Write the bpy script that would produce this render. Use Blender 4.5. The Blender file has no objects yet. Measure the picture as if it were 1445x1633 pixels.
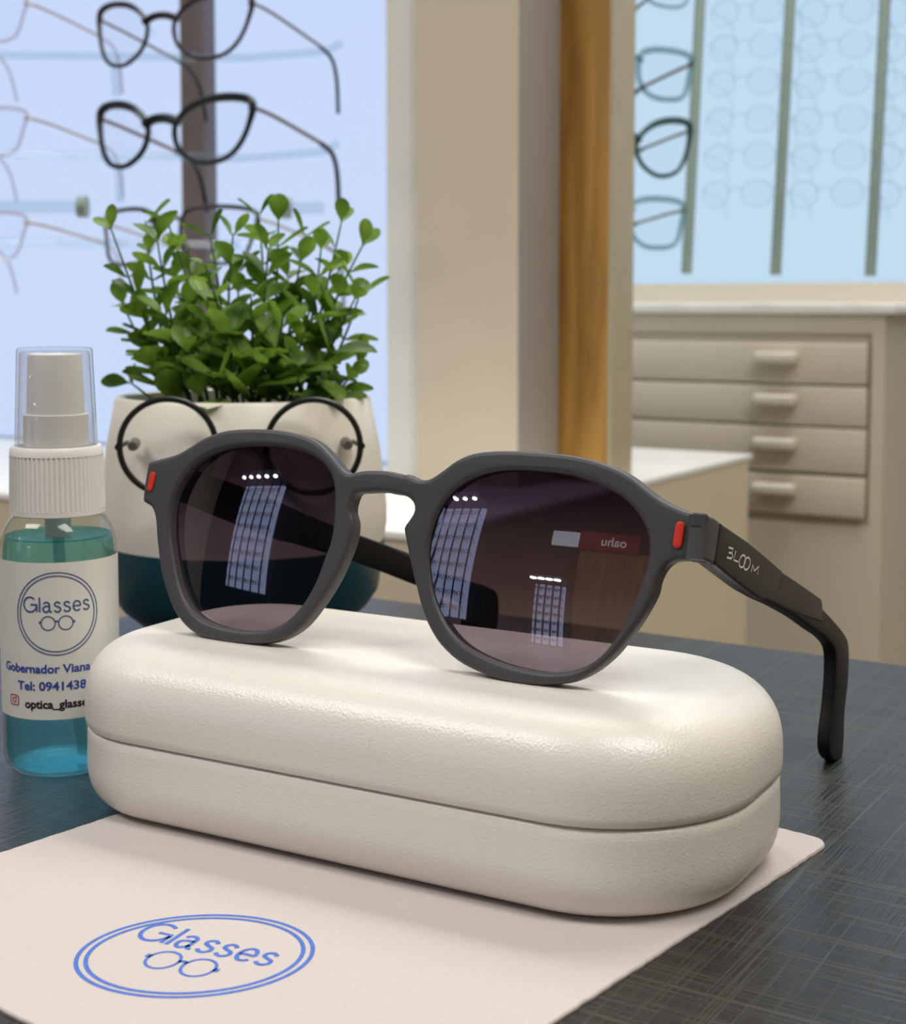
import bpy, bmesh, math, random
from math import sin, cos, radians, pi, sqrt, atan2
from mathutils import Vector, Matrix
random.seed(7)
scene = bpy.context.scene
COL = scene.collection

# ------------------------------------------------------------------ camera model (millimetres, table top = z 0)
F, PX, PY, PITCH, YAW, CH = 2400.0, 722.5, 669.0, radians(4.5), radians(32), 120.0
TZ = 0.75                                   # table top height in metres
FW = Vector((-sin(YAW)*cos(PITCH), cos(YAW)*cos(PITCH), -sin(PITCH)))
UP = Vector((-sin(YAW)*sin(PITCH), cos(YAW)*sin(PITCH), cos(PITCH)))
RT = Vector((cos(YAW), sin(YAW), 0))
CAM = Vector((0, 0, CH))
def ray(x, y): return FW + RT*((x-PX)/F) - UP*((y-PY)/F)
def at_d(x, y, d): return CAM + ray(x, y)*d
def at_z(x, y, z=0.0):
    r = ray(x, y); return CAM + r*((z-CH)/r.z)
def at_plane(x, y, p0, n):
    r = ray(x, y); return CAM + r*((p0-CAM).dot(n)/r.dot(n))
def w2(v):                                   # mm -> metres in the room
    return Vector((v[0]*.001, v[1]*.001, v[2]*.001+TZ))

# ------------------------------------------------------------------ materials
def lin(c):
    c = c/255.0
    return c/12.92 if c <= .04045 else ((c+.055)/1.055)**2.4
def rgb(r, g, b): return (lin(r), lin(g), lin(b), 1.0)
MATS = {}
def mat(name, col, rough=.5, metal=0.0, spec=.5, noise=0.0, nscale=40.0, bump=0.0, bscale=300.0, bdist=.0005,
        trans=0.0, ior=1.45, emit=0.0, sss=0.0, coat=0.0):
    m = bpy.data.materials.new(name); m.use_nodes = True
    nt = m.node_tree; b = nt.nodes['Principled BSDF']
    b.inputs['Base Color'].default_value = col
    b.inputs['Roughness'].default_value = rough
    b.inputs['Metallic'].default_value = metal
    b.inputs['Specular IOR Level'].default_value = spec
    b.inputs['IOR'].default_value = ior
    b.inputs['Transmission Weight'].default_value = trans
    b.inputs['Coat Weight'].default_value = coat
    if emit:
        b.inputs['Emission Color'].default_value = col; b.inputs['Emission Strength'].default_value = emit
    if sss:
        b.inputs['Subsurface Weight'].default_value = sss
        b.inputs['Subsurface Radius'].default_value = (.004, .003, .002)
    tc = nt.nodes.new('ShaderNodeTexCoord')
    if noise:
        n = nt.nodes.new('ShaderNodeTexNoise'); n.inputs['Scale'].default_value = nscale; n.inputs['Detail'].default_value = 4
        nt.links.new(tc.outputs['Object'], n.inputs['Vector'])
        r = nt.nodes.new('ShaderNodeMapRange')
        r.inputs['From Min'].default_value = .3; r.inputs['From Max'].default_value = .7
        r.inputs['To Min'].default_value = 1-noise; r.inputs['To Max'].default_value = 1+noise
        nt.links.new(n.outputs['Fac'], r.inputs['Value'])
        mx = nt.nodes.new('ShaderNodeMix'); mx.data_type = 'RGBA'; mx.blend_type = 'MULTIPLY'
        mx.inputs['Factor'].default_value = 1.0; mx.inputs['A'].default_value = col
        nt.links.new(r.outputs['Result'], mx.inputs['B'])
        nt.links.new(mx.outputs['Result'], b.inputs['Base Color'])
    if bump:
        n2 = nt.nodes.new('ShaderNodeTexNoise'); n2.inputs['Scale'].default_value = bscale; n2.inputs['Detail'].default_value = 3
        nt.links.new(tc.outputs['Object'], n2.inputs['Vector'])
        bp = nt.nodes.new('ShaderNodeBump'); bp.inputs['Strength'].default_value = bump; bp.inputs['Distance'].default_value = bdist
        nt.links.new(n2.outputs['Fac'], bp.inputs['Height']); nt.links.new(bp.outputs['Normal'], b.inputs['Normal'])
    MATS[name] = m
    return m

M_frame = mat('matte_grey_acetate', rgb(67, 66, 68), .46, spec=.5, noise=.05, nscale=60, bump=.06, bscale=2500, bdist=.0001, coat=.0)
M_black = mat('black_rubber', rgb(13, 13, 14), .45, spec=.3, noise=.08, nscale=80)
M_sleeve = mat('satin_black_plastic', rgb(26, 27, 28), .4, spec=.4, noise=.06, nscale=80)
M_red = mat('red_enamel', rgb(216, 52, 30), .4, noise=.05)
M_print = mat('pale_grey_print', rgb(225, 222, 218), .5, noise=.04)
M_blue = mat('blue_ink', rgb(72, 108, 188), .7, noise=.18, nscale=900)
M_labelblue = mat('navy_label_ink', rgb(62, 82, 138), .6, noise=.06)
M_labelblue2 = mat('blue_label_ink', rgb(44, 72, 160), .6, noise=.06)
M_labelblack = mat('black_label_ink', rgb(22, 22, 26), .6, noise=.06)
M_magenta = mat('magenta_label_ink', rgb(170, 52, 92), .6, noise=.06)
M_potwhite = mat('white_ceramic_glaze', rgb(232, 226, 212), .38, noise=.02, nscale=30)
M_teal = mat('teal_glaze', rgb(12, 66, 78), .3, noise=.08, nscale=30)
M_wire = mat('black_wire', rgb(20, 21, 20), .35, noise=.05)
M_greypeg = mat('grey_peg', rgb(92, 88, 80), .5, noise=.05)
M_soil = mat('dark_soil', rgb(38, 32, 22), .9, noise=.4, nscale=300, bump=.8, bscale=400, bdist=.002)
M_whiteplastic = mat('white_plastic', rgb(232, 230, 224), .4, noise=.02, sss=.1)
M_laminate = mat('white_laminate', rgb(242, 242, 238), .3, noise=.02, nscale=10)
M_beige = mat('beige_laminate', rgb(214, 200, 172), .45, noise=.03, nscale=8)
M_wall = mat('cream_paint', rgb(216, 203, 180), .7, noise=.02, nscale=6, bump=.08, bscale=200)
M_pillarshade = mat('shaded_pillar_side', rgb(160, 154, 148), .6, noise=.03, nscale=6)  # greyer than the cream wall: paints in the weaker light on the pillar's side
M_whitetrim = mat('white_trim_paint', rgb(232, 232, 224), .4, noise=.02, nscale=8)
M_cab = mat('cabinet_white_lacquer', rgb(212, 202, 186), .35, noise=.02, nscale=6)
M_cabgap = mat('cabinet_carcass', rgb(205, 196, 182), .5, noise=.03)
M_handle = mat('satin_handle', rgb(214, 206, 194), .35, noise=.03)
M_edge = mat('pale_edging', rgb(186, 174, 146), .5, noise=.05)
M_pole = mat('brushed_grey_pole', rgb(118, 108, 106), .4, metal=.2, noise=.06, nscale=20)
M_gpole = mat('grey_green_pole', rgb(150, 168, 160), .4, metal=.1, noise=.05, nscale=20)
M_blackframe = mat('black_acetate', rgb(20, 30, 30), .3, noise=.1)
M_brownframe = mat('tortoise_acetate', rgb(48, 38, 42), .3, noise=.4, nscale=120)
M_bronze = mat('bronze_temple', rgb(126, 104, 92), .35, metal=.5, noise=.1)
M_goldpale = mat('pale_gold_temple', rgb(196, 176, 160), .35, metal=.3, noise=.1)
M_greenframe = mat('deep_green_acetate', rgb(52, 88, 88), .35, noise=.1)
M_floor = mat('grey_floor', rgb(120, 112, 104), .5, noise=.1, nscale=3)
M_ceil = mat('white_ceiling', rgb(225, 222, 215), .8, noise=.02)
M_dark = mat('dark_fascia', rgb(40, 38, 40), .5, noise=.1)
M_redsign = mat('red_sign', rgb(150, 22, 26), .5, noise=.05, emit=.6)
M_litletters = mat('lit_lettering', rgb(235, 225, 220), .5, emit=1.6)

def two_sided_fresnel(nt, ior):
    g = nt.nodes.new('ShaderNodeNewGeometry'); m = nt.nodes.new('ShaderNodeMath'); m.operation = 'MULTIPLY_ADD'
    m.inputs[1].default_value = 1/ior-ior; m.inputs[2].default_value = ior
    nt.links.new(g.outputs['Backfacing'], m.inputs[0])
    fr = nt.nodes.new('ShaderNodeFresnel'); nt.links.new(m.outputs[0], fr.inputs['IOR']); return fr
def clear(name, tint, reflect=.06, rough=.02, body=0.0, bodycol=None):
    m = bpy.data.materials.new(name); m.use_nodes = True
    nt = m.node_tree; nt.nodes.clear()
    o = nt.nodes.new('ShaderNodeOutputMaterial')
    t = nt.nodes.new('ShaderNodeBsdfTransparent'); t.inputs['Color'].default_value = tint
    g = nt.nodes.new('ShaderNodeBsdfGlossy'); g.inputs['Roughness'].default_value = rough
    fr = two_sided_fresnel(nt, 1.5)
    mul = nt.nodes.new('ShaderNodeMath'); mul.operation = 'MULTIPLY_ADD'
    mul.inputs[1].default_value = 1.0; mul.inputs[2].default_value = reflect; mul.use_clamp = True
    nt.links.new(fr.outputs['Fac'], mul.inputs[0])
    mx = nt.nodes.new('ShaderNodeMixShader')
    nt.links.new(mul.outputs[0], mx.inputs[0])
    src = t
    if body:
        d = nt.nodes.new('ShaderNodeBsdfDiffuse'); d.inputs['Color'].default_value = bodycol
        n = nt.nodes.new('ShaderNodeTexNoise'); n.inputs['Scale'].default_value = 60
        r = nt.nodes.new('ShaderNodeMapRange'); r.inputs['To Min'].default_value = body*.8; r.inputs['To Max'].default_value = body*1.2
        nt.links.new(n.outputs['Fac'], r.inputs['Value'])
        m2 = nt.nodes.new('ShaderNodeMixShader'); nt.links.new(r.outputs['Result'], m2.inputs[0])
        nt.links.new(t.outputs[0], m2.inputs[1]); nt.links.new(d.outputs[0], m2.inputs[2]); src = m2
    nt.links.new(src.outputs[0], mx.inputs[1]); nt.links.new(g.outputs[0], mx.inputs[2])
    nt.links.new(mx.outputs[0], o.inputs['Surface'])
    MATS[name] = m
    return m
M_demolens = clear('clear_demo_lens', (.97, .98, 1, 1), -.03)
M_acrylic = clear('clear_acrylic', (.90, .95, .97, 1), -.02, .05, .06, rgb(180, 195, 200))
M_clearframe = clear('clear_plastic_frame', (.93, .96, .97, 1), -.02, .1, .04, rgb(150, 165, 170))
M_smokeframe = clear('smoky_green_frame', (.70, .82, .83, 1), -.02, .1, .25, rgb(110, 135, 140))
M_roseframe = clear('pale_rose_frame', (.93, .90, .92, 1), .0, .1, .16, rgb(190, 165, 160))
M_cap = clear('clear_overcap', (.95, .955, .96, 1), -.02, .03, .05, rgb(225, 224, 220))

# tinted gradient sun lens: dark at the top, a little lighter at the bottom
def lens_material(z0, z1):
    m = bpy.data.materials.new('gradient_grey_sun_lens'); m.use_nodes = True
    nt = m.node_tree; nt.nodes.clear(); N = nt.nodes.new; L = nt.links.new
    o = N('ShaderNodeOutputMaterial'); t = N('ShaderNodeBsdfTransparent'); g = N('ShaderNodeBsdfGlossy')
    g.inputs['Roughness'].default_value = .0; g.inputs['Color'].default_value = (.92, .9, 1, 1)
    tc = N('ShaderNodeTexCoord'); s = N('ShaderNodeSeparateXYZ'); L(tc.outputs['Generated'], s.inputs[0])
    r = N('ShaderNodeValToRGB'); L(s.outputs['Z'], r.inputs[0])
    e = r.color_ramp.elements
    e[0].position = .05; e[0].color = (.31, .255, .29, 1)
    e[1].position = .85; e[1].color = (.03, .018, .034, 1)
    mid = e.new(.42); mid.color = (.13, .09, .13, 1)
    L(r.outputs['Color'], t.inputs['Color'])
    fr = two_sided_fresnel(nt, 1.56)
    a = N('ShaderNodeMath'); a.operation = 'MULTIPLY_ADD'; a.inputs[1].default_value = 1.0; a.inputs[2].default_value = .026; a.use_clamp = True
    L(fr.outputs[0], a.inputs[0])
    mx = N('ShaderNodeMixShader'); L(a.outputs[0], mx.inputs[0]); L(t.outputs[0], mx.inputs[1]); L(g.outputs[0], mx.inputs[2])
    L(mx.outputs[0], o.inputs['Surface'])
    return m
M_lens = lens_material(0, 1)

def emit_mat(name, c, strength, c2=None, axis='Z'):
    m = bpy.data.materials.new(name); m.use_nodes = True
    nt = m.node_tree; nt.nodes.clear()
    o = nt.nodes.new('ShaderNodeOutputMaterial'); e = nt.nodes.new('ShaderNodeEmission')
    e.inputs['Strength'].default_value = strength
    n = nt.nodes.new('ShaderNodeTexNoise'); n.inputs['Scale'].default_value = 1.5; n.inputs['Detail'].default_value = 0
    tc = nt.nodes.new('ShaderNodeTexCoord'); nt.links.new(tc.outputs['Object'], n.inputs['Vector'])
    mx = nt.nodes.new('ShaderNodeMix'); mx.data_type = 'RGBA'; mx.inputs['A'].default_value = c; mx.inputs['B'].default_value = c2 or c
    nt.links.new(n.outputs['Fac'], mx.inputs['Factor']); nt.links.new(mx.outputs['Result'], e.inputs['Color'])
    nt.links.new(e.outputs[0], o.inputs['Surface'])
    return m
M_litleft = emit_mat('lit_diffuser_blue', rgb(208, 223, 250), 1.0, rgb(194, 213, 250))
M_litright = emit_mat('lit_diffuser_pale', rgb(200, 224, 242), 1.0, rgb(186, 214, 238))
M_litrear = emit_mat('lit_diffuser_rear', rgb(205, 216, 252), 2.6, rgb(190, 208, 250))
M_spot = emit_mat('spot_lamp', (1, .97, .9, 1), 30)
M_troffer = emit_mat('ceiling_diffuser', (1, .95, .88, 1), 6)
M_signlit = emit_mat('lit_sign_white', (.9, .95, 1, 1), 2.2)

# leather of the case: fine grain, faint wear stains
def leather():
    m = bpy.data.materials.new('cream_leatherette'); m.use_nodes = True
    nt = m.node_tree; N = nt.nodes.new; L = nt.links.new; b = nt.nodes['Principled BSDF']
    tc = N('ShaderNodeTexCoord')
    v = N('ShaderNodeTexVoronoi'); v.inputs['Scale'].default_value = 1900; v.feature = 'SMOOTH_F1'
    n = N('ShaderNodeTexNoise'); n.inputs['Scale'].default_value = 2000; n.inputs['Detail'].default_value = 3
    L(tc.outputs['Object'], v.inputs['Vector']); L(tc.outputs['Object'], n.inputs['Vector'])
    ad = N('ShaderNodeMath'); ad.operation = 'ADD'; L(v.outputs['Distance'], ad.inputs[0]); L(n.outputs['Fac'], ad.inputs[1])
    bp = N('ShaderNodeBump'); bp.inputs['Strength'].default_value = .42; bp.inputs['Distance'].default_value = .00014
    n3 = N('ShaderNodeTexNoise'); n3.inputs['Scale'].default_value = 45; n3.inputs['Detail'].default_value = 1
    L(tc.outputs['Object'], n3.inputs['Vector'])
    bp2 = N('ShaderNodeBump'); bp2.inputs['Strength'].default_value = .10; bp2.inputs['Distance'].default_value = .0016
    L(n3.outputs['Fac'], bp2.inputs['Height']); L(bp2.outputs['Normal'], bp.inputs['Normal'])
    L(ad.outputs[0], bp.inputs['Height']); L(bp.outputs['Normal'], b.inputs['Normal'])
    # sparse dark scuffs
    n2 = N('ShaderNodeTexNoise'); n2.inputs['Scale'].default_value = 32; n2.inputs['Detail'].default_value = 8; n2.inputs['Roughness'].default_value = .8
    L(tc.outputs['Object'], n2.inputs['Vector'])
    cr = N('ShaderNodeValToRGB'); L(n2.outputs['Fac'], cr.inputs[0])
    cr.color_ramp.elements[0].position = .655; cr.color_ramp.elements[0].color = (0, 0, 0, 1)
    cr.color_ramp.elements[1].position = .72; cr.color_ramp.elements[1].color = (.55, .55, .55, 1)
    mx = N('ShaderNodeMix'); mx.data_type = 'RGBA'; mx.inputs['A'].default_value = rgb(229, 224, 215); mx.inputs['B'].default_value = rgb(130, 108, 90)
    L(cr.outputs['Color'], mx.inputs['Factor']); L(mx.outputs['Result'], b.inputs['Base Color'])
    b.inputs['Roughness'].default_value = .31; b.inputs['Specular IOR Level'].default_value = .65
    return m
M_leather = leather()

# table: black laminate with an embossed cross-hatch of fine lines
def tabletop_mat():
    m = bpy.data.materials.new('black_linen_laminate'); m.use_nodes = True
    nt = m.node_tree; N = nt.nodes.new; L = nt.links.new; b = nt.nodes['Principled BSDF']
    tc = N('ShaderNodeTexCoord'); hs = []
    for rot, sc in ((0.0, (1.6, 300, 1)), (90.0, (1.6, 300, 1)), (3.0, (3.0, 520, 1)), (88.0, (3.0, 520, 1))):
        mp = N('ShaderNodeMapping'); mp.vector_type = 'POINT'
        m0 = N('ShaderNodeMapping'); m0.inputs['Rotation'].default_value = (0, 0, radians(rot))
        mp.inputs['Scale'].default_value = (sc[0]*4.5, sc[1]*3.6, 1)
        L(tc.outputs['Object'], m0.inputs['Vector']); L(m0.outputs[0], mp.inputs['Vector'])
        n = N('ShaderNodeTexNoise'); n.inputs['Scale'].default_value = 1.0; n.inputs['Detail'].default_value = 2; n.inputs['Roughness'].default_value = .6
        L(mp.outputs[0], n.inputs['Vector']); hs.append(n)
    acc = None
    for n in hs:
        r = N('ShaderNodeMapRange'); r.inputs['From Min'].default_value = .56; r.inputs['From Max'].default_value = .66
        L(n.outputs['Fac'], r.inputs['Value'])
        if acc is None: acc = r.outputs[0]
        else:
            a = N('ShaderNodeMath'); a.operation = 'MAXIMUM'; L(acc, a.inputs[0]); L(r.outputs[0], a.inputs[1]); acc = a.outputs[0]
    bp = N('ShaderNodeBump'); bp.inputs['Strength'].default_value = .6; bp.inputs['Distance'].default_value = .0002
    L(acc, bp.inputs['Height']); L(bp.outputs['Normal'], b.inputs['Normal'])
    mx = N('ShaderNodeMix'); mx.data_type = 'RGBA'; mx.inputs['A'].default_value = rgb(31, 29, 26); mx.inputs['B'].default_value = rgb(62, 60, 54)
    L(acc, mx.inputs['Factor']); L(mx.outputs['Result'], b.inputs['Base Color'])
    b.inputs['Roughness'].default_value = .33; b.inputs['Specular IOR Level'].default_value = .38
    return m
M_table = tabletop_mat()

def cloth_mat():
    m = bpy.data.materials.new('white_microfibre'); m.use_nodes = True
    nt = m.node_tree; N = nt.nodes.new; L = nt.links.new; b = nt.nodes['Principled BSDF']
    tc = N('ShaderNodeTexCoord')
    n = N('ShaderNodeTexNoise'); n.inputs['Scale'].default_value = 1800; n.inputs['Detail'].default_value = 4
    L(tc.outputs['Object'], n.inputs['Vector'])
    bp = N('ShaderNodeBump'); bp.inputs['Strength'].default_value = .35; bp.inputs['Distance'].default_value = .0003
    L(n.outputs['Fac'], bp.inputs['Height']); L(bp.outputs['Normal'], b.inputs['Normal'])
    mx = N('ShaderNodeMix'); mx.data_type = 'RGBA'; mx.inputs['A'].default_value = rgb(186, 178, 175); mx.inputs['B'].default_value = rgb(202, 194, 190)
    L(n.outputs['Fac'], mx.inputs['Factor']); L(mx.outputs['Result'], b.inputs['Base Color'])
    b.inputs['Roughness'].default_value = .95; b.inputs['Specular IOR Level'].default_value = .1
    b.inputs['Sheen Weight'].default_value = .15
    return m
M_cloth = cloth_mat()

def wood_mat():
    m = bpy.data.materials.new('honey_pine_board'); m.use_nodes = True
    nt = m.node_tree; N = nt.nodes.new; L = nt.links.new; b = nt.nodes['Principled BSDF']
    tc = N('ShaderNodeTexCoord'); mp = N('ShaderNodeMapping'); mp.inputs['Scale'].default_value = (26, 26, 2.2)
    L(tc.outputs['Object'], mp.inputs['Vector'])
    n = N('ShaderNodeTexNoise'); n.inputs['Scale'].default_value = 1.3; n.inputs['Detail'].default_value = 5; n.inputs['Distortion'].default_value = .9
    L(mp.outputs[0], n.inputs['Vector'])
    cr = N('ShaderNodeValToRGB'); L(n.outputs['Fac'], cr.inputs[0])
    e = cr.color_ramp.elements
    e[0].position = .35; e[0].color = rgb(140, 98, 36); e[1].position = .66; e[1].color = rgb(196, 150, 72)
    L(cr.outputs['Color'], b.inputs['Base Color']); b.inputs['Roughness'].default_value = .45
    return m
M_wood = wood_mat()

def leaf_mat():
    m = bpy.data.materials.new('glossy_green_leaf'); m.use_nodes = True
    nt = m.node_tree; N = nt.nodes.new; L = nt.links.new; b = nt.nodes['Principled BSDF']
    oi = N('ShaderNodeTexCoord'); n = N('ShaderNodeTexNoise'); n.inputs['Scale'].default_value = 55; n.inputs['Detail'].default_value = 2
    L(oi.outputs['Object'], n.inputs['Vector'])
    cr = N('ShaderNodeValToRGB'); L(n.outputs['Fac'], cr.inputs[0])
    cr.color_ramp.elements[0].position = .35; cr.color_ramp.elements[0].color = rgb(66, 102, 26)
    cr.color_ramp.elements[1].position = .68; cr.color_ramp.elements[1].color = rgb(142, 178, 70)
    L(cr.outputs['Color'], b.inputs['Base Color']); b.inputs['Roughness'].default_value = .42
    t = N('ShaderNodeBsdfTranslucent'); L(cr.outputs['Color'], t.inputs['Color'])
    mx = N('ShaderNodeMixShader'); mx.inputs[0].default_value = .42
    o = nt.nodes['Material Output']
    L(b.outputs[0], mx.inputs[1]); L(t.outputs[0], mx.inputs[2]); L(mx.outputs[0], o.inputs['Surface'])
    return m
M_leaf = leaf_mat()
M_stem = mat('green_stem', rgb(48, 84, 30), .5, noise=.15, nscale=200)

def liquid_mat(name, tint, ior):
    m = bpy.data.materials.new(name); m.use_nodes = True
    nt = m.node_tree; nt.nodes.clear(); N = nt.nodes.new; L = nt.links.new
    o = N('ShaderNodeOutputMaterial'); g = N('ShaderNodeBsdfGlass'); t = N('ShaderNodeBsdfTransparent')
    lp = N('ShaderNodeTexNoise'); lp.inputs['Scale'].default_value = 30
    g.inputs['Color'].default_value = tint; g.inputs['IOR'].default_value = ior; g.inputs['Roughness'].default_value = .0
    t.inputs['Color'].default_value = tint
    mx = N('ShaderNodeMixShader'); mx.inputs[0].default_value = .65
    L(g.outputs[0], mx.inputs[1]); L(t.outputs[0], mx.inputs[2]); L(mx.outputs[0], o.inputs['Surface'])
    return m
M_liquid = liquid_mat('teal_cleaning_fluid', (.54, .88, .90, 1), 1.12)
M_pet = clear('clear_bottle_plastic', (.95, .98, .98, 1), -.005, .02)
M_tube = clear('translucent_tube', (.85, .93, .94, 1), 0, .1, .3, rgb(200, 220, 222))
M_label = mat('white_label_film', rgb(222, 222, 214), .45, noise=.03, nscale=20)

# ------------------------------------------------------------------ object helpers
def smooth(me, angle=35):
    me.polygons.foreach_set('use_smooth', [True]*len(me.polygons))
    try: me.set_sharp_from_angle(angle=radians(angle))
    except Exception: pass
def link(name, me, parent=None):
    o = bpy.data.objects.new(name, me); COL.objects.link(o)
    if parent: o.parent = parent
    return o
def origin_of(parent):
    v = Vector((0, 0, 0))
    while parent: v += parent.location; parent = parent.parent
    return v
def obj(name, verts, faces, m, parent=None, mm=True, ang=35, center=False, mats=None, midx=None):
    """One mesh object. verts in mm above the table (mm=True) or in metres in the room."""
    vs = [w2(v) if mm else Vector(v) for v in verts]
    off = origin_of(parent)
    loc = Vector((0, 0, 0))
    if parent is None or center:
        lo = Vector([min(v[i] for v in vs) for i in range(3)]); hi = Vector([max(v[i] for v in vs) for i in range(3)])
        base = Vector(((lo.x+hi.x)/2, (lo.y+hi.y)/2, lo.z)); loc = base-off; off = base
    me = bpy.data.meshes.new(name)
    me.from_pydata([v-off for v in vs], [], faces)
    for mm_ in (mats or [m]): me.materials.append(mm_)
    if midx: me.polygons.foreach_set('material_index', midx)
    bm = bmesh.new(); bm.from_mesh(me); bmesh.ops.recalc_face_normals(bm, faces=bm.faces); bm.to_mesh(me); bm.free()
    smooth(me, ang); me.update()
    o = link(name, me, parent); o.location = loc
    return o
def local(name, verts, faces, m, parent, ang=35, mats=None, midx=None):
    me = bpy.data.meshes.new(name); me.from_pydata([Vector(v) for v in verts], [], faces)
    for mm_ in (mats or [m]): me.materials.append(mm_)
    if midx: me.polygons.foreach_set('material_index', midx)
    bm = bmesh.new(); bm.from_mesh(me); bmesh.ops.recalc_face_normals(bm, faces=bm.faces); bm.to_mesh(me); bm.free()
    smooth(me, ang); return link(name, me, parent)
def thing(name, label, cat, loc, group=None, rotz=0.0):
    o = bpy.data.objects.new(name, None); COL.objects.link(o); o.empty_display_size = .02
    o.location = loc; o.rotation_euler = (0, 0, rotz); o['label'] = label; o['category'] = cat
    if group: o['group'] = group
    return o
def tag(o, label, cat, group=None, kind=None):
    o['label'] = label; o['category'] = cat
    if group: o['group'] = group
    if kind: o['kind'] = kind
    return o
def struct(o): o['kind'] = 'structure'; return o
class MB:
    def __init__(s): s.v = []; s.f = []; s.mi = []
    def add(s, v, f, mi=0):
        k = len(s.v); s.v += [Vector(p) for p in v]; s.f += [tuple(i+k for i in q) for q in f]; s.mi += [mi]*len(f); return s
    def box(s, x0, x1, y0, y1, z0, z1, bev=0.0):
        bm = bmesh.new(); bmesh.ops.create_cube(bm, size=1)
        for v in bm.verts: v.co = Vector(((x0+x1)/2+v.co.x*(x1-x0), (y0+y1)/2+v.co.y*(y1-y0), (z0+z1)/2+v.co.z*(z1-z0)))
        if bev: bmesh.ops.bevel(bm, geom=list(bm.edges), offset=bev, segments=3, affect='EDGES', profile=.5)
        bm.verts.index_update()
        s.add([v.co.copy() for v in bm.verts], [[v.index for v in f.verts] for f in bm.faces]); bm.free(); return s
    def tube(s, pts, r, n=10, closed=False, mi=0, cap=True, flat=None):
        pts = [Vector(p) for p in pts]; N = len(pts); vs = []; fs = []
        rr = r if isinstance(r, (list, tuple)) else [r]*N
        prev = None
        for i, p in enumerate(pts):
            if closed: t = pts[(i+1) % N]-pts[i-1]
            else: t = pts[min(i+1, N-1)]-pts[max(i-1, 0)]
            t.normalize()
            if prev is None:
                a = Vector((0, 0, 1)) if abs(t.z) < .9 else Vector((1, 0, 0))
                x = t.cross(a).normalized()
            else:
                x = (prev-t*prev.dot(t)).normalized()
            prev = x; y = t.cross(x)
            for k in range(n):
                an = 2*pi*k/n
                vs.append(p+(x*cos(an)+y*sin(an)*(flat or 1))*rr[i])
        M = N if closed else N-1
        for i in range(M):
            j = (i+1) % N
            for k in range(n):
                fs.append((i*n+k, i*n+(k+1) % n, j*n+(k+1) % n, j*n+k))
        if cap and not closed:
            fs.append(tuple(range(n-1, -1, -1))); fs.append(tuple((N-1)*n+k for k in range(n)))
        return s.add(vs, fs, mi)
    def lathe(s, prof, c=(0, 0, 0), n=64, mi=0, ribs=0, rib=0.0):
        vs = []; fs = []; c = Vector(c)
        for r, z in prof:
            for k in range(n):
                a = 2*pi*k/n; q = r
                if ribs and r > 0: q = r + rib*(1 if (k*ribs*2//n) % 2 else 0)
                vs.append(c+Vector((q*cos(a), q*sin(a), z)))
        for i in range(len(prof)-1):
            for k in range(n): fs.append((i*n+k, i*n+(k+1) % n, (i+1)*n+(k+1) % n, (i+1)*n+k))
        if prof[0][0] > 1e-6: fs.append(tuple(range(n-1, -1, -1)))
        if prof[-1][0] > 1e-6: fs.append(tuple((len(prof)-1)*n+k for k in range(n)))
        return s.add(vs, fs, mi)
    def obj(s, name, m, parent=None, mm=True, ang=35, mats=None):
        return obj(name, s.v, s.f, m, parent, mm, ang, mats=mats, midx=s.mi if mats else None)
    def local(s, name, m, parent, ang=35, mats=None):
        return local(name, s.v, s.f, m, parent, ang, mats=mats, midx=s.mi if mats else None)
def catmull(pts, closed=True, sub=6):
    P = [Vector(p) for p in pts]; n = len(P); out = []
    rng = range(n) if closed else range(n-1)
    for i in rng:
        p0 = P[(i-1) % n] if closed or i > 0 else P[0]; p1 = P[i]; p2 = P[(i+1) % n]
        p3 = P[(i+2) % n] if closed or i+2 < n else P[-1]
        for k in range(sub):
            t = k/sub
            out.append(.5*((2*p1)+(p2-p0)*t+(2*p0-5*p1+4*p2-p3)*t*t+(3*p1-p0-3*p2+p3)*t**3))
    if not closed: out.append(P[-1])
    return out
def resample(pts, n, closed=True):
    P = list(pts)+([pts[0]] if closed else []); L = [0]
    for a, b in zip(P, P[1:]): L.append(L[-1]+(b-a).length)
    out = []; j = 0; m = n if closed else n-1
    for i in range(n):
        d = L[-1]*i/m
        while j < len(L)-2 and L[j+1] < d: j += 1
        t = (d-L[j])/max(L[j+1]-L[j], 1e-9); out.append(P[j].lerp(P[j+1], min(max(t, 0), 1)))
    return out
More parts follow.
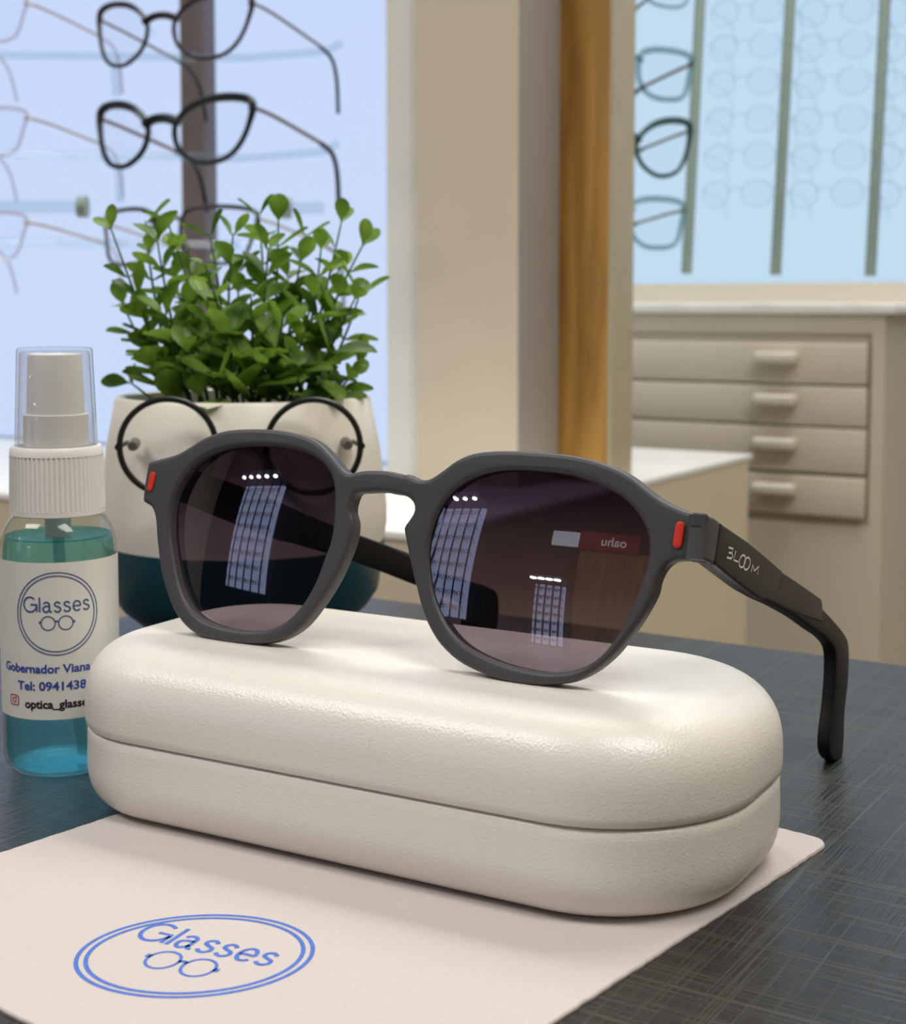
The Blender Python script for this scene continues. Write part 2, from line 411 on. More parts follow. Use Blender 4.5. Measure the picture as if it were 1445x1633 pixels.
def filled(contours, ext, bev, res=4):
    """2-D outline (first) with holes -> (verts, faces) of a solid plate, thickness 2*ext+2*bev, rounded edges."""
    from mathutils.geometry import tessellate_polygon
    steps = [(bev*(1-sin(pi/2*k/res)), -ext-bev*cos(pi/2*k/res)) for k in range(res+1)]
    steps = steps+[(d, -z) for d, z in reversed(steps)]
    vs = []; fs = []; caps = ([], [])
    bases = []
    for ci, c in enumerate(contours):
        n = len(c); area2 = sum(c[i].x*c[(i+1) % n].y-c[(i+1) % n].x*c[i].y for i in range(n))
        sg = (1 if area2 > 0 else -1)*(1 if ci == 0 else -1)
        nr = []
        for i in range(n):
            t = c[(i+1) % n]-c[i-1]; t = t.normalized() if t.length > 1e-6 else Vector((1, 0, 0)); nr.append(Vector((-t.y, t.x, 0))*sg)
        for _ in range(2): nr = [(nr[i-1]+nr[i]*2+nr[(i+1) % n]).normalized() for i in range(n)]
        b0 = len(vs); bases.append(b0)
        for d, z in steps:
            for i in range(n): p = c[i]+nr[i]*d; vs.append(Vector((p.x, p.y, z)))
        for k in range(len(steps)-1):
            for i in range(n): a = b0+k*n; fs.append((a+i, a+(i+1) % n, a+n+(i+1) % n, a+n+i))
    for top in (0, 1):
        polys = []; idx = []
        for ci, c in enumerate(contours):
            n = len(c); o = bases[ci]+(len(steps)-1)*n*top
            polys.append([Vector((vs[o+i].x, vs[o+i].y, 0)) for i in range(n)]); idx += [o+i for i in range(n)]
        for tri in tessellate_polygon(polys): fs.append(tuple(idx[q] for q in tri))
    return vs, fs
def ribbon(mb, pts, nrm, wid, closed=False, mi=0):
    """Flat printed stroke along 3-D points."""
    P = [Vector(p) for p in pts]; N = len(P); vs = []; fs = []
    for i, p in enumerate(P):
        t = (P[(i+1) % N]-P[i-1]) if closed else (P[min(i+1, N-1)]-P[max(i-1, 0)])
        nn = nrm(p) if callable(nrm) else nrm
        s = t.cross(nn).normalized()*wid/2; vs += [p+s, p-s]
    for i in range(N if closed else N-1):
        j = (i+1) % N; fs.append((2*i, 2*i+1, 2*j+1, 2*j))
    mb.add(vs, fs, mi)
def text_mesh(body, size, bold=0.0, shear=0.0):
    cu = bpy.data.curves.new('t', 'FONT'); cu.body = body; cu.size = size; cu.offset = bold; cu.shear = shear; cu.resolution_u = 3
    cu.fill_mode = 'FRONT'
    o = bpy.data.objects.new('t', cu); COL.objects.link(o)
    dg = bpy.context.evaluated_depsgraph_get(); me = bpy.data.meshes.new_from_object(o.evaluated_get(dg))
    v = [q.co.copy() for q in me.vertices]; f = [list(p.vertices) for p in me.polygons]
    bpy.data.objects.remove(o); bpy.data.meshes.remove(me); bpy.data.curves.remove(cu)
    return v, f

# thin round lettering of the shop's logo, as strokes in unit boxes (x, y), cap height 1
def arc(cx, cy, rx, ry, a0, a1, n=28): return [(cx+rx*cos(radians(a0+(a1-a0)*i/n)), cy+ry*sin(radians(a0+(a1-a0)*i/n))) for i in range(n+1)]
def cm2(p, sub=5): return [(q.x, q.y) for q in catmull([(a, b, 0) for a, b in p], False, sub)]
GLYPH = {
 'G': (.92, [arc(.46, .5, .46, .5, 48, 352), [(.5, .5), (.93, .5), (.93, .02)]]),
 'l': (.06, [[(.03, 0), (.03, 1)]]),
 'a': (.56, [cm2([(.05, .56), (.22, .67), (.40, .60), (.44, .42), (.44, .14), (.50, .02), (.60, .02)]),
             cm2([(.44, .40), (.22, .40), (.05, .30), (.05, .12), (.18, .0), (.34, .05), (.44, .20)])]),
 's': (.44, [cm2([(.40, .55), (.25, .67), (.08, .60), (.07, .45), (.22, .36), (.38, .28), (.42, .14), (.30, .01), (.14, .01), (.02, .12)])]),
 'e': (.50, [cm2([(.04, .34), (.25, .34), (.48, .34), (.46, .52), (.33, .66), (.16, .64), (.04, .46), (.04, .22), (.16, .03), (.34, .01), (.46, .11)])]),
}
def glasses_word():
    """strokes of the word, cap height 1, with total width"""
    x = 0; out = []
    for ch in 'Glasses':
        wd, st = GLYPH[ch]
        for s in st: out.append([(x+a, b) for a, b in s])
        x += wd+.17
    return out, x-.17
def logo_strokes(R):
    """(points, width, closed) in mm about the centre: double ring, word, little spectacles."""
    out = []
    ring = lambda r, cx=0, cy=0: [(cx+r*cos(2*pi*i/96), cy+r*sin(2*pi*i/96)) for i in range(96)]
    out.append((ring(R*.985), R*.030, True)); out.append((ring(R*.905), R*.030, True))
    st, wd = glasses_word(); k = R*1.57/wd
    for s in st: out.append(([(R*-.795+a*k, R*.05+b*k*.98) for a, b in s], R*.042, False))
    r = R*.165; cy = -R*.22
    for cx in (-R*.205, R*.205): out.append(([(cx+r*cos(2*pi*i/40), cy+r*sin(2*pi*i/40)) for i in range(40)], R*.03, True))
    out.append(([(-R*.05, cy+R*.03), (0, cy+R*.05), (R*.05, cy+R*.03)], R*.045, False))
    for sgn in (-1, 1): out.append(([(sgn*R*.36, cy+R*.02), (sgn*R*.42, cy+R*.02)], R*.06, False))
    return out

# ================================================================== FOREGROUND (mm)
# ------------------------------------------------------------------ table
tb = at_z(700, 966, 0)
EDGE = tb.y
t_root = thing('table', 'table with black embossed cross-hatch top under the white case', 'table', (0.05, .05, 0))
MB().box(-408, 700, -500, EDGE, -30, 0, 1.2).obj('tabletop', M_table, t_root)
for sx, sy in ((-370, -460), (660, -460), (-370, EDGE-40), (660, EDGE-40)):
    MB().box(sx-25, sx+25, sy-25, sy+25, -750, -30, 2).obj('leg', M_dark, t_root)

# ------------------------------------------------------------------ cleaning cloth with the printed logo
CT = .7
pR, pR2 = at_z(1286, 1372), at_z(884, 1633)
dirv = (pR-pR2).normalized(); perp = Vector((dirv.y, -dirv.x, 0))
left = at_z(100, 1331)
c_r = pR.dot(perp); c_l = left.dot(perp)
s_far = at_z(1270, 1331).dot(dirv); s_near = at_z(30, 1628).dot(dirv)
def cl(t, s): return perp*t+dirv*s
def rounded_rect(x0, x1, y0, y1, r, n=8):
    out = []
    for cx, cy, a in ((x1-r, y1-r, 0), (x0+r, y1-r, 90), (x0+r, y0+r, 180), (x1-r, y0+r, 270)):
        for i in range(n+1): an = radians(a+90*i/n); out.append((cx+r*cos(an), cy+r*sin(an)))
    return out
oc = [Vector((a, b, 0)) for a, b in rounded_rect(c_l, c_r, s_near, s_far, 5)]
oc = resample(oc, 420)
vs = []; fs = []; n = len(oc)
rr = random.Random(3)
for i, p in enumerate(oc):                                # tiny fuzzy edge
    j = rr.uniform(-.14, .14); oc[i] = p+Vector((j, j, 0))
for z in (0.02, CT*.6, CT):
    for p in oc:
        q = cl(p.x, p.y); k = .25 if z == CT else 0
        cc = cl((c_l+c_r)/2, (s_near+s_far)/2)
        q = q+(cc-q).normalized()*k; vs.append((q.x, q.y, z))
for r_ in range(2):
    for i in range(n): fs.append((r_*n+i, r_*n+(i+1) % n, (r_+1)*n+(i+1) % n, (r_+1)*n+i))
fs.append(tuple(range(n-1, -1, -1))); fs.append(tuple(2*n+i for i in range(n)))
cloth_c = cl((c_l+c_r)/2, (s_near+s_far)/2)
cloth = thing('cleaning_cloth', 'white microfibre cleaning cloth with a printed blue logo under the case', 'cloth', w2(cloth_c))
obj('cloth_sheet', vs, fs, M_cloth, cloth)
# logo: centre and axes from the ellipse
L_, R_, T_, B_ = [at_z(*p, CT) for p in ((120, 1533), (504, 1517), (340, 1457), (292, 1589))]
lc = (L_+R_+T_+B_)/4
tdir = (at_z(452, 1546, CT)-at_z(224, 1497, CT)).normalized(); tup = Vector((-tdir.y, tdir.x, 0))
lc = at_z(312, 1521, CT)
Rl = (R_-L_).length/2
Ry = (T_-B_).length/2
# the ring is a shade wider than tall along the camera's view
va = (R_-L_).normalized(); vb = Vector((-va.y, va.x, 0))
mb = MB(); mbr = MB()
for pts, wd, closed in logo_strokes(Rl):
    ringlike = closed and len(pts) == 96
    if ringlike:
        P = [lc+va*a+vb*(b*Ry/Rl) for a, b in pts]
        ribbon(mbr, [Vector((p.x, p.y, CT+.05)) for p in P], Vector((0, 0, 1)), wd*1.3, closed)
    else:
        P = [lc+tdir*a*.86+tup*(b*.98) for a, b in pts]
        ribbon(mb, [Vector((p.x, p.y, CT+.05)) for p in P], Vector((0, 0, 1)), wd, closed)
mbr.obj('printed_ring', M_blue, cloth)['label'] = 'blue double ring print'
mb.obj('printed_logo', M_blue, cloth)['label'] = 'blue printed word and spectacles'

# ------------------------------------------------------------------ white eyeglass case
K = CH/132.0
def rot32(x, y): return (x*cos(YAW)-y*sin(YAW), x*sin(YAW)+y*cos(YAW))
cx_, cy_ = rot32(-7.45, 339.7)
CA = YAW+radians(-29.9); cu_, cn_ = Vector((cos(CA), sin(CA), 0)), Vector((-sin(CA), cos(CA), 0))
CC = Vector((cx_, cy_, 0)); CL, CW = 162.9, 77.5
def cring(inset, z, n=20):
    out = []; l, w = CL/2-inset, CW/2-inset
    for sx, sy, a, cr in ((1, 1, 0, 32.3), (-1, 1, 90, 26.5), (-1, -1, 180, 26.5), (1, -1, 270, 32.3)):
        r = min(max(cr-inset*.85, 2.0), w)
        for i in range(n+1):
            an = radians(a+90*i/n); p = CC+cu_*(sx*(l-r)+r*cos(an))+cn_*(sy*(w-r)+r*sin(an)); out.append((p.x, p.y, z))
        # straight part subdivided for smooth bumps
    return out
def cloft(prof, cap0=True, cap1=True):
    vs = []; fs = []; n = None
    for ins, z in prof:
        r = cring(ins, z); n = len(r); vs += r
    for i in range(len(prof)-1):
        for k in range(n): fs.append((i*n+k, i*n+(k+1) % n, (i+1)*n+(k+1) % n, (i+1)*n+k))
    if cap0: fs.append(tuple(range(n-1, -1, -1)))
    if cap1: fs.append(tuple((len(prof)-1)*n+k for k in range(n)))
    return vs, fs
ZS, ZT = 19.95, 40.5
case = thing('eyeglass_case', 'cream leatherette hard case lying closed beneath the sunglasses', 'case', w2((CC.x, CC.y, CT)))
prof = [(9.5, CT)]
for i in range(13):
    a = pi/2*i/12; prof.append((8.5*(1-sin(a)**.85), CT+11*(1-cos(a)**.85)))
prof += [(.15, ZS-2.5), (.2, ZS-.7), (.5, ZS-.15), (1.4, ZS)]
v, f = cloft(prof); obj('case_base', v, f, M_leather, case, ang=60)
prof = [(1.4, ZS+.35), (.3, ZS+.45), (-.15, ZS+.9), (-.35, ZS+2.5), (-.35, ZS+5)]
for i in range(1, 19):
    a = pi/2*i/18; prof.append((-.35+15.5*(1-cos(a)**.82), ZS+5+(ZT-ZS-5)*sin(a)**.82))
for ins, dz in ((20, .25), (24, .5), (28, .7), (31, .8)): prof.append((ins, ZT+dz))
v, f = cloft(prof); obj('case_lid', v, f, M_leather, case, ang=60)
v, f = cloft([(1.9, ZS-1), (1.9, ZS+1.2)]); obj('seam_lining', v, f, M_dark, case)

# ------------------------------------------------------------------ sunglasses
A0 = at_z(885, 1095, ZT+.9); B0 = at_z(400, 1026, ZT+.9)
gu = (A0-B0).normalized(); gnb = Vector((-gu.y, gu.x, 0))
LEAN = radians(12)
gv = gnb*sin(LEAN)+Vector((0, 0, cos(LEAN))); gw = gu.cross(gv)       # gw points toward the camera side (front)
if gw.dot(CAM-A0) < 0: gw = -gw
G0 = (A0+B0)/2
def fp(x, y):                                                           # photo point -> front-plane coordinates
    p = at_plane(x, y, G0, gw)-G0; return Vector((p.dot(gu), p.dot(gv), 0))
def fw3(u, v, w): return G0+gu*u+gv*v+gw*w
c7 = lambda x, y: (180+x/2.779, 660+y/2.779)
c8 = lambda x, y: (620+x/2.89, 700+y/2.89)
cR = lambda x, y: (1000+x/3.139, 740+y/3.139)
outer_px = [c7(*p) for p in [(128, 372), (150, 225), (168, 208), (270, 180), (330, 148), (400, 105), (490, 74), (600, 65), (720, 70), (820, 88), (900, 122), (965, 185), (1010, 240),
            (1045, 262), (1110, 250), (1210, 252), (1290, 270)]] + \
           [c8(*p) for p in [(75, 160), (130, 184), (180, 184), (240, 147), (300, 102), (370, 70), (450, 56), (560, 53), (700, 60), (820, 71), (930, 93), (1030, 127), (1110, 168), (1180, 222), (1250, 275), (1340, 320), (1430, 348)]] + \
           [cR(*p) for p in [(395, 268), (392, 330), (382, 420), (372, 488), (300, 484), (232, 488), (185, 520), (150, 585)]] + \
           [c8(*p) for p in [(1220, 720), (1160, 830), (1085, 935), (1020, 1010), (930, 1080), (830, 1122), (700, 1134), (560, 1122), (430, 1083), (320, 1028), (240, 958), (190, 885), (150, 795), (120, 680), (92, 560), (68, 440), (66, 405), (90, 370), (112, 330), (105, 290), (70, 262), (10, 252)]] + \
           [c7(*p) for p in [(1200, 346), (1110, 348), (1075, 352), (1058, 385), (1050, 430), (1062, 480), (1055, 550), (1025, 640), (975, 745), (905, 855), (825, 950), (720, 1008), (600, 1018), (470, 1008), (350, 968), (275, 888), (230, 780), (205, 680), (190, 560), (182, 460), (165, 412), (145, 398)]]
lensL_px = [c7(*p) for p in [(500, 155), (600, 142), (720, 145), (830, 165), (910, 205), (955, 260), (975, 330), (975, 450), (960, 560), (930, 645), (890, 750), (830, 850), (760, 920), (680, 955), (570, 958), (470, 940), (385, 905), (330, 850), (290, 760), (265, 640), (250, 520), (255, 400), (290, 310), (350, 230), (420, 182)]]
lensR_px = [c8(*p) for p in [(180, 560), (182, 480), (195, 415), (218, 350), (255, 285), (315, 222), (390, 178), (470, 154), (560, 144), (680, 148), (800, 160), (900, 185), (1000, 225), (1080, 275), (1140, 340), (1180, 410), (1195, 480), (1190, 560), (1165, 650), (1130, 740), (1080, 850), (1020, 945), (960, 1010), (880, 1055), (780, 1075), (680, 1070), (560, 1045), (450, 1005), (350, 950), (280, 880), (230, 790), (197, 690)]]
def contour(px, n): return resample(catmull([fp(*p) for p in px], True, 6), n)
oO = contour(outer_px, 420); oL = contour(lensL_px, 160); oR = contour(lensR_px, 160)
THK = 4.2
sun = thing('sunglasses', 'matte grey sunglasses with dark lenses standing open on the white case', 'sunglasses', w2(G0))
v, f = filled([oO, oL, oR], THK/2-1.15, 1.15, 5)
front = obj('front_frame', [fw3(p.x, p.y, p.z-THK/2) for p in v], f, M_frame, sun, ang=70)
RC = 135.0
LENSC = []
def build_lens(outline, side):
    c = sum(outline, Vector())/len(outline); n = len(outline); rings = 14; vs = []; fs = []
    LENSC.append(c)
    def surf(back):
        base = len(vs)
        for k in range(rings+1):
            s = 1.012*k/rings
            for p in outline:
                q = c+(p-c)*s; d2 = (q-c).length_squared
                vs.append(fw3(q.x, q.y, .35-d2/(2*RC)-side*.042*(q.x-c.x)))
                if k == 0: break
        fs_ = []
        idx = lambda k, i: base if k == 0 else base+1+(k-1)*n+i % n
        for i in range(n): fs_.append((base, idx(1, i), idx(1, i+1)))
        for k in range(1, rings):
            for i in range(n): fs_.append((idx(k, i), idx(k+1, i), idx(k+1, i+1), idx(k, i+1)))
        fs.extend(fs_)
    surf(False)
    o = obj('lens', vs, fs, M_lens, sun, ang=180)
    return o
build_lens(oL, -1); build_lens(oR, 1)
def pill(p, q, r, front_w, name):
    a, b = fp(*p), fp(*q); d = (b-a).normalized(); s = Vector((-d.y, d.x, 0)); pts = []
    for i in range(13): t = radians(90+180*i/12); pts.append(a+(d*cos(t)+s*sin(t))*r)
    for i in range(13): t = radians(-90+180*i/12); pts.append(b+(d*cos(t)+s*sin(t))*r)
    v, f = filled([pts], .25, .12, 2)
    obj(name, [fw3(x.x, x.y, front_w+x.z) for x in v], f, M_red, sun, ang=50)['label'] = 'red rivet bar'
pill(c7(180, 272), c7(167, 328), .78, .12, 'rivet')
pill(cR(268, 312), cR(255, 398), .95, .12, 'rivet')
# temples: traced side view in a plane square to the front
hR = fw3(fp(*cR(385, 380)).x, fp(*cR(385, 380)).y, 0)
tdirR = (gnb*1.0-gu*.02).normalized(); tpl_n = tdirR.cross(Vector((0, 0, 1))).normalized()
if tpl_n.dot(gu) < 0: tpl_n = -tpl_n
T0 = hR+tpl_n*.6
def tp(x, y):
    p = at_plane(x, y, T0, tpl_n)-T0; return Vector((p.dot(tdirR), p.z, 0))
core_px = [cR(*p) for p in [(400, 268), (460, 305), (600, 402), (770, 548), (900, 640), (985, 730), (1050, 800), (1098, 862), (1117, 930), (1112, 1100), (1096, 1250), (1092, 1380), (1082, 1480), (1062, 1500),
           (1032, 1482), (1018, 1430), (1022, 1350), (1040, 1200), (1050, 1050), (1046, 945), (1008, 885), (940, 836), (860, 778), (760, 722), (690, 690), (600, 640), (520, 580), (430, 512), (392, 486)]]
slv1_px = [cR(*p) for p in [(462, 306), (600, 400), (690, 474), (772, 546), (755, 600), (740, 650), (712, 692), (660, 682), (600, 642), (520, 582), (430, 510), (446, 410)]]
slv2_px = [cR(*p) for p in [(772, 546), (840, 590), (920, 645), (975, 685), (981, 715), (977, 800), (900, 775), (800, 735), (715, 692), (745, 640), (760, 590)]]
tip_px = [cR(*p) for p in [(1097, 1245), (1099, 1262), (1094, 1380), (1084, 1482), (1066, 1500), (1070, 1440), (1080, 1340), (1088, 1260)]]
endp_px = [cR(*p) for p in [(396, 266), (430, 278), (458, 300), (450, 360), (440, 430), (428, 510), (400, 500), (374, 488), (382, 420), (392, 330)]]
def tcontour(px, n, sm=True):
    q = [tp(*p) for p in px]
    return resample(catmull(q, True, 5) if sm else q, n)
core = tcontour(core_px, 260); s1 = resample([tp(*p) for p in slv1_px], 120); s2 = resample([tp(*p) for p in slv2_px], 100)
endp = resample([tp(*p) for p in endp_px], 80)
LOGO = [[(498, 426), (522, 434), (514, 455), (499, 452)], [(514, 455), (519, 470), (512, 482), (489, 476)],
        [(534, 444), (523, 489), (546, 498)],
        [(610, 549), (619, 514), (627, 543), (650, 521), (643, 563)]]
def ell(cx, cy, rx, ry, tilt, n=36):
    t = radians(tilt); return [(cx+rx*cos(2*pi*i/n)*cos(t)-ry*sin(2*pi*i/n)*sin(t), cy+rx*cos(2*pi*i/n)*sin(t)+ry*sin(2*pi*i/n)*cos(t)) for i in range(n)]
LOGO_O = [ell(567, 495, 15, 31, 12), ell(590, 507, 15, 31, 12)]
def temple(org, d, nrm, mirror, shift=0):
    """d: backward direction, nrm: outward direction"""
    def P(q, w): return org+d*(q.x*(1.1 if mirror else 1))+Vector((0, 0, q.y+.4-(.06*q.x*min(1, max(0, (128-q.x)/34)) if mirror else 0)))+nrm*w
    base = MB()
    v, f = filled([core], 1.0, .7, 3)
    tr = obj('temple', [P(x, x.z-1.9) for x in v], f, M_black, sun, ang=60)
    v, f = filled([s1], .5, .45, 3); obj('front_sleeve', [P(x, x.z-.55) for x in v], f, M_sleeve, tr, ang=60)
    v, f = filled([s2], .45, .4, 3); obj('rear_sleeve', [P(x, x.z-.85) for x in v], f, M_sleeve, tr, ang=60)
    v, f = filled([endp], 1.4, .6, 3); obj('end_piece', [P(x, x.z-1.6) for x in v], f, M_frame, tr, ang=60)
    if not mirror:
        mb = MB()
        for st in LOGO: ribbon(mb, [P(tp(*cR(*q)), .46) for q in st], nrm, .42)
        for st in LOGO_O: ribbon(mb, [P(tp(*cR(*q)), .46) for q in st], nrm, .42, True)
        mb.obj('printed_logo', M_print, tr)['label'] = 'pale printed brand lettering'
    return tr
temple(T0, tdirR, tpl_n, False)
uL = fp(*c7(140, 300)); hL = fw3(uL.x, uL.y, 0)
dL = (gnb*1.0+gu*.20).normalized(); nL = -(dL.cross(Vector((0, 0, 1))).normalized())
if nL.dot(gu) > 0: nL = -nL
zR = hR.z
temple(hL+gnb*5.5-nL*1.2, dL, nL, True)

# ------------------------------------------------------------------ spray bottle
BC = at_z(100.5, 1218, 0); BC = Vector((BC.x, BC.y, 0))
dB = (BC-CAM).dot(FW); BR = 90/F*dB
def zb(y, x=97, front=0): return CH+ray(x, y).z*(dB-front)
bot = thing('spray_bottle', 'small clear spray bottle of turquoise fluid with a white label, left of the case', 'bottle', w2(BC))
z_cb, z_ct, z_top = zb(812), zb(706), zb(552)
z_liq = zb(846)
def lathe_obj(prof, name, m, n=72, ang=40, ribs=0, rib=0): return MB().lathe(prof, BC, n, 0, ribs, rib).obj(name, m, bot, ang=ang)
bp = [(BR*.55, .25), (BR*.75, .0), (BR*.90, .8), (BR*.975, 2.6), (BR, 5)]
bp += [(BR, z_liq-5)]
shoulder = [(BR*.995, z_liq-2.5), (BR*.965, z_liq), (BR*.90, z_liq+2.2), (BR*.80, z_cb-1.0), (BR*.72, z_cb-.2), (BR*.70, z_cb+3)]
lathe_obj(bp+shoulder, 'bottle_body', M_pet)
IR = BR-.7
lathe_obj([(0, 1.6), (IR*.6, 1.2), (IR*.88, 1.4), (IR*.97, 3.2), (IR, 5.4), (IR, z_liq-5), (IR*.985, z_liq-2.4), (IR*.95, z_liq), (IR*.90, z_liq-.5), (IR*.5, z_liq-.6), (0, z_liq-.6)], 'cleaning_fluid', M_liquid)
CRr = 73/F*dB
lathe_obj([(CRr*.95, z_cb-.2), (CRr*1.0, z_cb+.1), (CRr*1.0, z_cb+1.4)], 'collar_skirt', M_whiteplastic)
lathe_obj([(CRr*.985, z_cb+1.4), (CRr*.96, z_ct-2.2)], 'collar', M_whiteplastic, n=240, ang=20, ribs=60, rib=.28)
lathe_obj([(CRr*.985, z_ct-2.2), (CRr*.97, z_ct-.7), (CRr*.93, z_ct), (CRr*.6, z_ct+.05)], 'collar_top', M_whiteplastic)
z_n0, z_n1 = zb(657), zb(573)
lathe_obj([(8.6*K*1.05, z_ct), (8.5*K*1.05, z_n0), (8.0*K, z_n0+.2), (7.4*K, z_n1+1.0), (7.2*K, z_n1+1.6), (6.8*K, z_n1+1.7), (4, z_n1+.4), (0, z_n1-.1)], 'spray_head', M_whiteplastic)
oc0, oc1 = 64/F*dB, 57.5/F*dB
lathe_obj([(oc0, z_ct+.1), (oc0*.99, z_ct+1), (oc1*1.01, z_top-.8), (oc1*.985, z_top-.2), (oc1*.9, z_top), (0, z_top),
           (0, z_top-1.0), (oc1*.88, z_top-1.0), (oc1*.93, z_top-1.6), (oc0*.93, z_ct+.1)], 'overcap', M_cap)['label'] = 'clear plastic cap'
lathe_obj([(3.3, z_cb-6.0), (3.3, z_cb)], 'neck_plug', M_whiteplastic)
MB().tube([BC+Vector((0, 0, z_cb-6)), BC+Vector((1, 0, 40)), BC+Vector((4.5, 2.8, 3))], 1.5, 12).obj('dip_tube', M_tube, bot)
# label wrapped on the front
toC = Vector((-BC.x, -BC.y, 0)).normalized(); tR = Vector((-toC.y, toC.x, 0))
def onlab(s, z, off=.18):                                       # arc length s (mm, right positive), height z
    a = s/(BR+.15); return BC+toC*((BR+off)*cos(a))+tR*((BR+off)*sin(a))+Vector((0, 0, z))
zl0, zl1 = zb(1146, 97, BR), zb(893, 97, BR)
S = (BR+.15)*radians(87); vs = []; fs = []; nn = 48
for j in range(9):
    for i in range(nn+1):
        s = -S+2*S*i/nn; vs.append(onlab(s, zl0+(zl1-zl0)*j/8))
for j in range(8):
    for i in range(nn): k = j*(nn+1)+i; fs.append((k, k+1, k+nn+2, k+nn+1))
lab = obj('label', vs, fs, M_label, bot)
nl = lambda p: Vector((p.x-BC.x, p.y-BC.y, 0)).normalized()
Rb = 67/F*(dB-BR); zc = zb(975, 97, BR)
mb = MB()
for pts, wd, closed in logo_strokes(Rb):
    dense = pts if closed else [((pts[i][0]*(1-t)+pts[i+1][0]*t), (pts[i][1]*(1-t)+pts[i+1][1]*t)) for i in range(len(pts)-1) for t in (0, .25, .5, .75)]+[pts[-1]]
    ribbon(mb, [onlab(a-.75, zc+b, .26) for a, b in dense], nl, wd*.95, closed)
mb.obj('printed_logo', M_labelblue, lab)
def labtext(body, x0, x1, y, h_px, bold, m, name):
    s0 = BR*math.asin(max(-.97, (x0-100.5)/90)); s1 = BR*math.asin((x1-100.5)/90)
    v, f = text_mesh(body, 1.0, 0.0); wid = max(p.x for p in v)-min(p.x for p in v); x_ = min(p.x for p in v)
    v, f = text_mesh(body, 1.0, bold)
    kx = (s1-s0)/wid; ky = h_px/F*(dB-BR)/.72; z = zb(y, 97, BR)
    obj(name, [onlab(s0+(p.x-x_)*kx, z+p.y*ky, .26) for p in v], f, m, lab)
labtext('Gobernador Viana', 20, 144, 1070, 14, .028, M_labelblue2, 'printed_address')
labtext('Tel: 0941438', 37, 137, 1098, 14, .028, M_labelblue2, 'printed_telephone')
labtext('optica_glasses', 47, 144, 1127, 13.5, .032, M_labelblack, 'printed_handle')
mb = MB(); ic = BR*math.asin((31-100.5)/90); iz = zb(1117, 97, BR); r_ = 1.25
sq = [(a, b) for a, b in rounded_rect(-r_, r_, -r_, r_, .5, 5)]
ribbon(mb, [onlab(ic+a*1.15, iz+b, .26) for a, b in sq], nl, .3, True)
ribbon(mb, [onlab(ic+.62*cos(2*pi*i/24), iz+.6*sin(2*pi*i/24), .26) for i in range(24)], nl, .28, True)
ribbon(mb, [onlab(ic+.7+.12*cos(2*pi*i/10), iz+.72+.12*sin(2*pi*i/10), .26) for i in range(10)], nl, .18, True)
mb.obj('camera_icon', M_magenta, lab)

# ------------------------------------------------------------------ potted plant
PC = at_z(393, 1000, 0); dP = (PC-CAM).dot(FW)+0
PC = Vector((PC.x, PC.y, 0))
sP = F/dP
def zp(y, front=0): return CH+ray(393, y).z*(dP-front)
plant = thing('potted_plant', 'green small-leaved plant in a white and teal pot wearing black wire spectacles', 'plant', w2(PC))
r_top, r_mid = 197/sP, 224/sP
z_rim, z_mid, z_seam = zp(641, r_top), zp(790), zp(893, r_mid)
MB().lathe([(r_mid*.985, z_seam), (r_mid, z_seam+6), (r_mid*1.0, z_mid-3), (r_mid*.985, z_mid+6), (r_mid*.955, (z_mid+z_rim)/2), (r_top*1.01, z_rim-1.2), (r_top*.99, z_rim-.2), (r_top*.96, z_rim),
            (r_top*.93, z_rim-.6), (r_top*.92, z_rim-8), (r_top*.9, z_rim-9)], PC, 96).obj('pot', M_potwhite, plant)
MB().lathe([(r_mid*.55, 0), (r_mid*.60, .3), (r_mid*.72, 3), (r_mid*.86, 9), (r_mid*.94, 15), (r_mid*.985, z_seam-3), (r_mid*.99, z_seam-.2), (r_mid*.97, z_seam)], PC, 96).obj('pot_base', M_teal, plant)['label'] = 'teal rounded base'
MB().lathe([(r_top*.90, z_rim-9), (r_top*.5, z_rim-6.5), (0, z_rim-6)], PC, 48).obj('soil', M_soil, plant)
# wire spectacles on the pot's face
toP = Vector((-PC.x, -PC.y, 0)).normalized(); rP = Vector((-toP.y, toP.x, 0))
off = r_mid*.955+1.2
def pp(x, y):                                                # photo point -> plane in front of the pot
    return at_plane(x, y, PC+toP*off, toP)
sc_ = thing  # (no alias use)
spec_o = MB()
cA, cB = pp(268, 712), pp(500, 712); rr_ = (pp(345, 712)-pp(191, 712)).length/2
ring_pts = lambda c: [c+rP*(rr_*cos(2*pi*i/72))+Vector((0, 0, rr_*sin(2*pi*i/72))) for i in range(72)]
orn = MB().tube(ring_pts(cA), 1.05, 10, True).tube(ring_pts(cB), 1.05, 10, True)
orn = orn.tube(catmull([cA+rP*rr_, cA+rP*(rr_+4)+Vector((0, 0, 3)), cB-rP*(rr_+4)+Vector((0, 0, 3)), cB-rP*rr_], False, 6), 1.0, 10)
on = orn.obj('wire_spectacles', M_wire, plant)
for c, s in ((cA, -1), (cB, 1)):
    e = c+rP*s*(rr_+.3)
    MB().tube([e+toP*.6, e-toP*2], 1.3, 12).tube([e-toP*1, e-toP*16-rP*s*1.5], .8, 10).obj('temple_stub', M_wire, on)
    k = c+rP*s*(rr_-4.0)
    MB().tube([k-toP*1.5, k-toP*5.0, k-toP*14], [1.5, 1.9, 1.9], 14).obj('peg', M_greypeg, on)
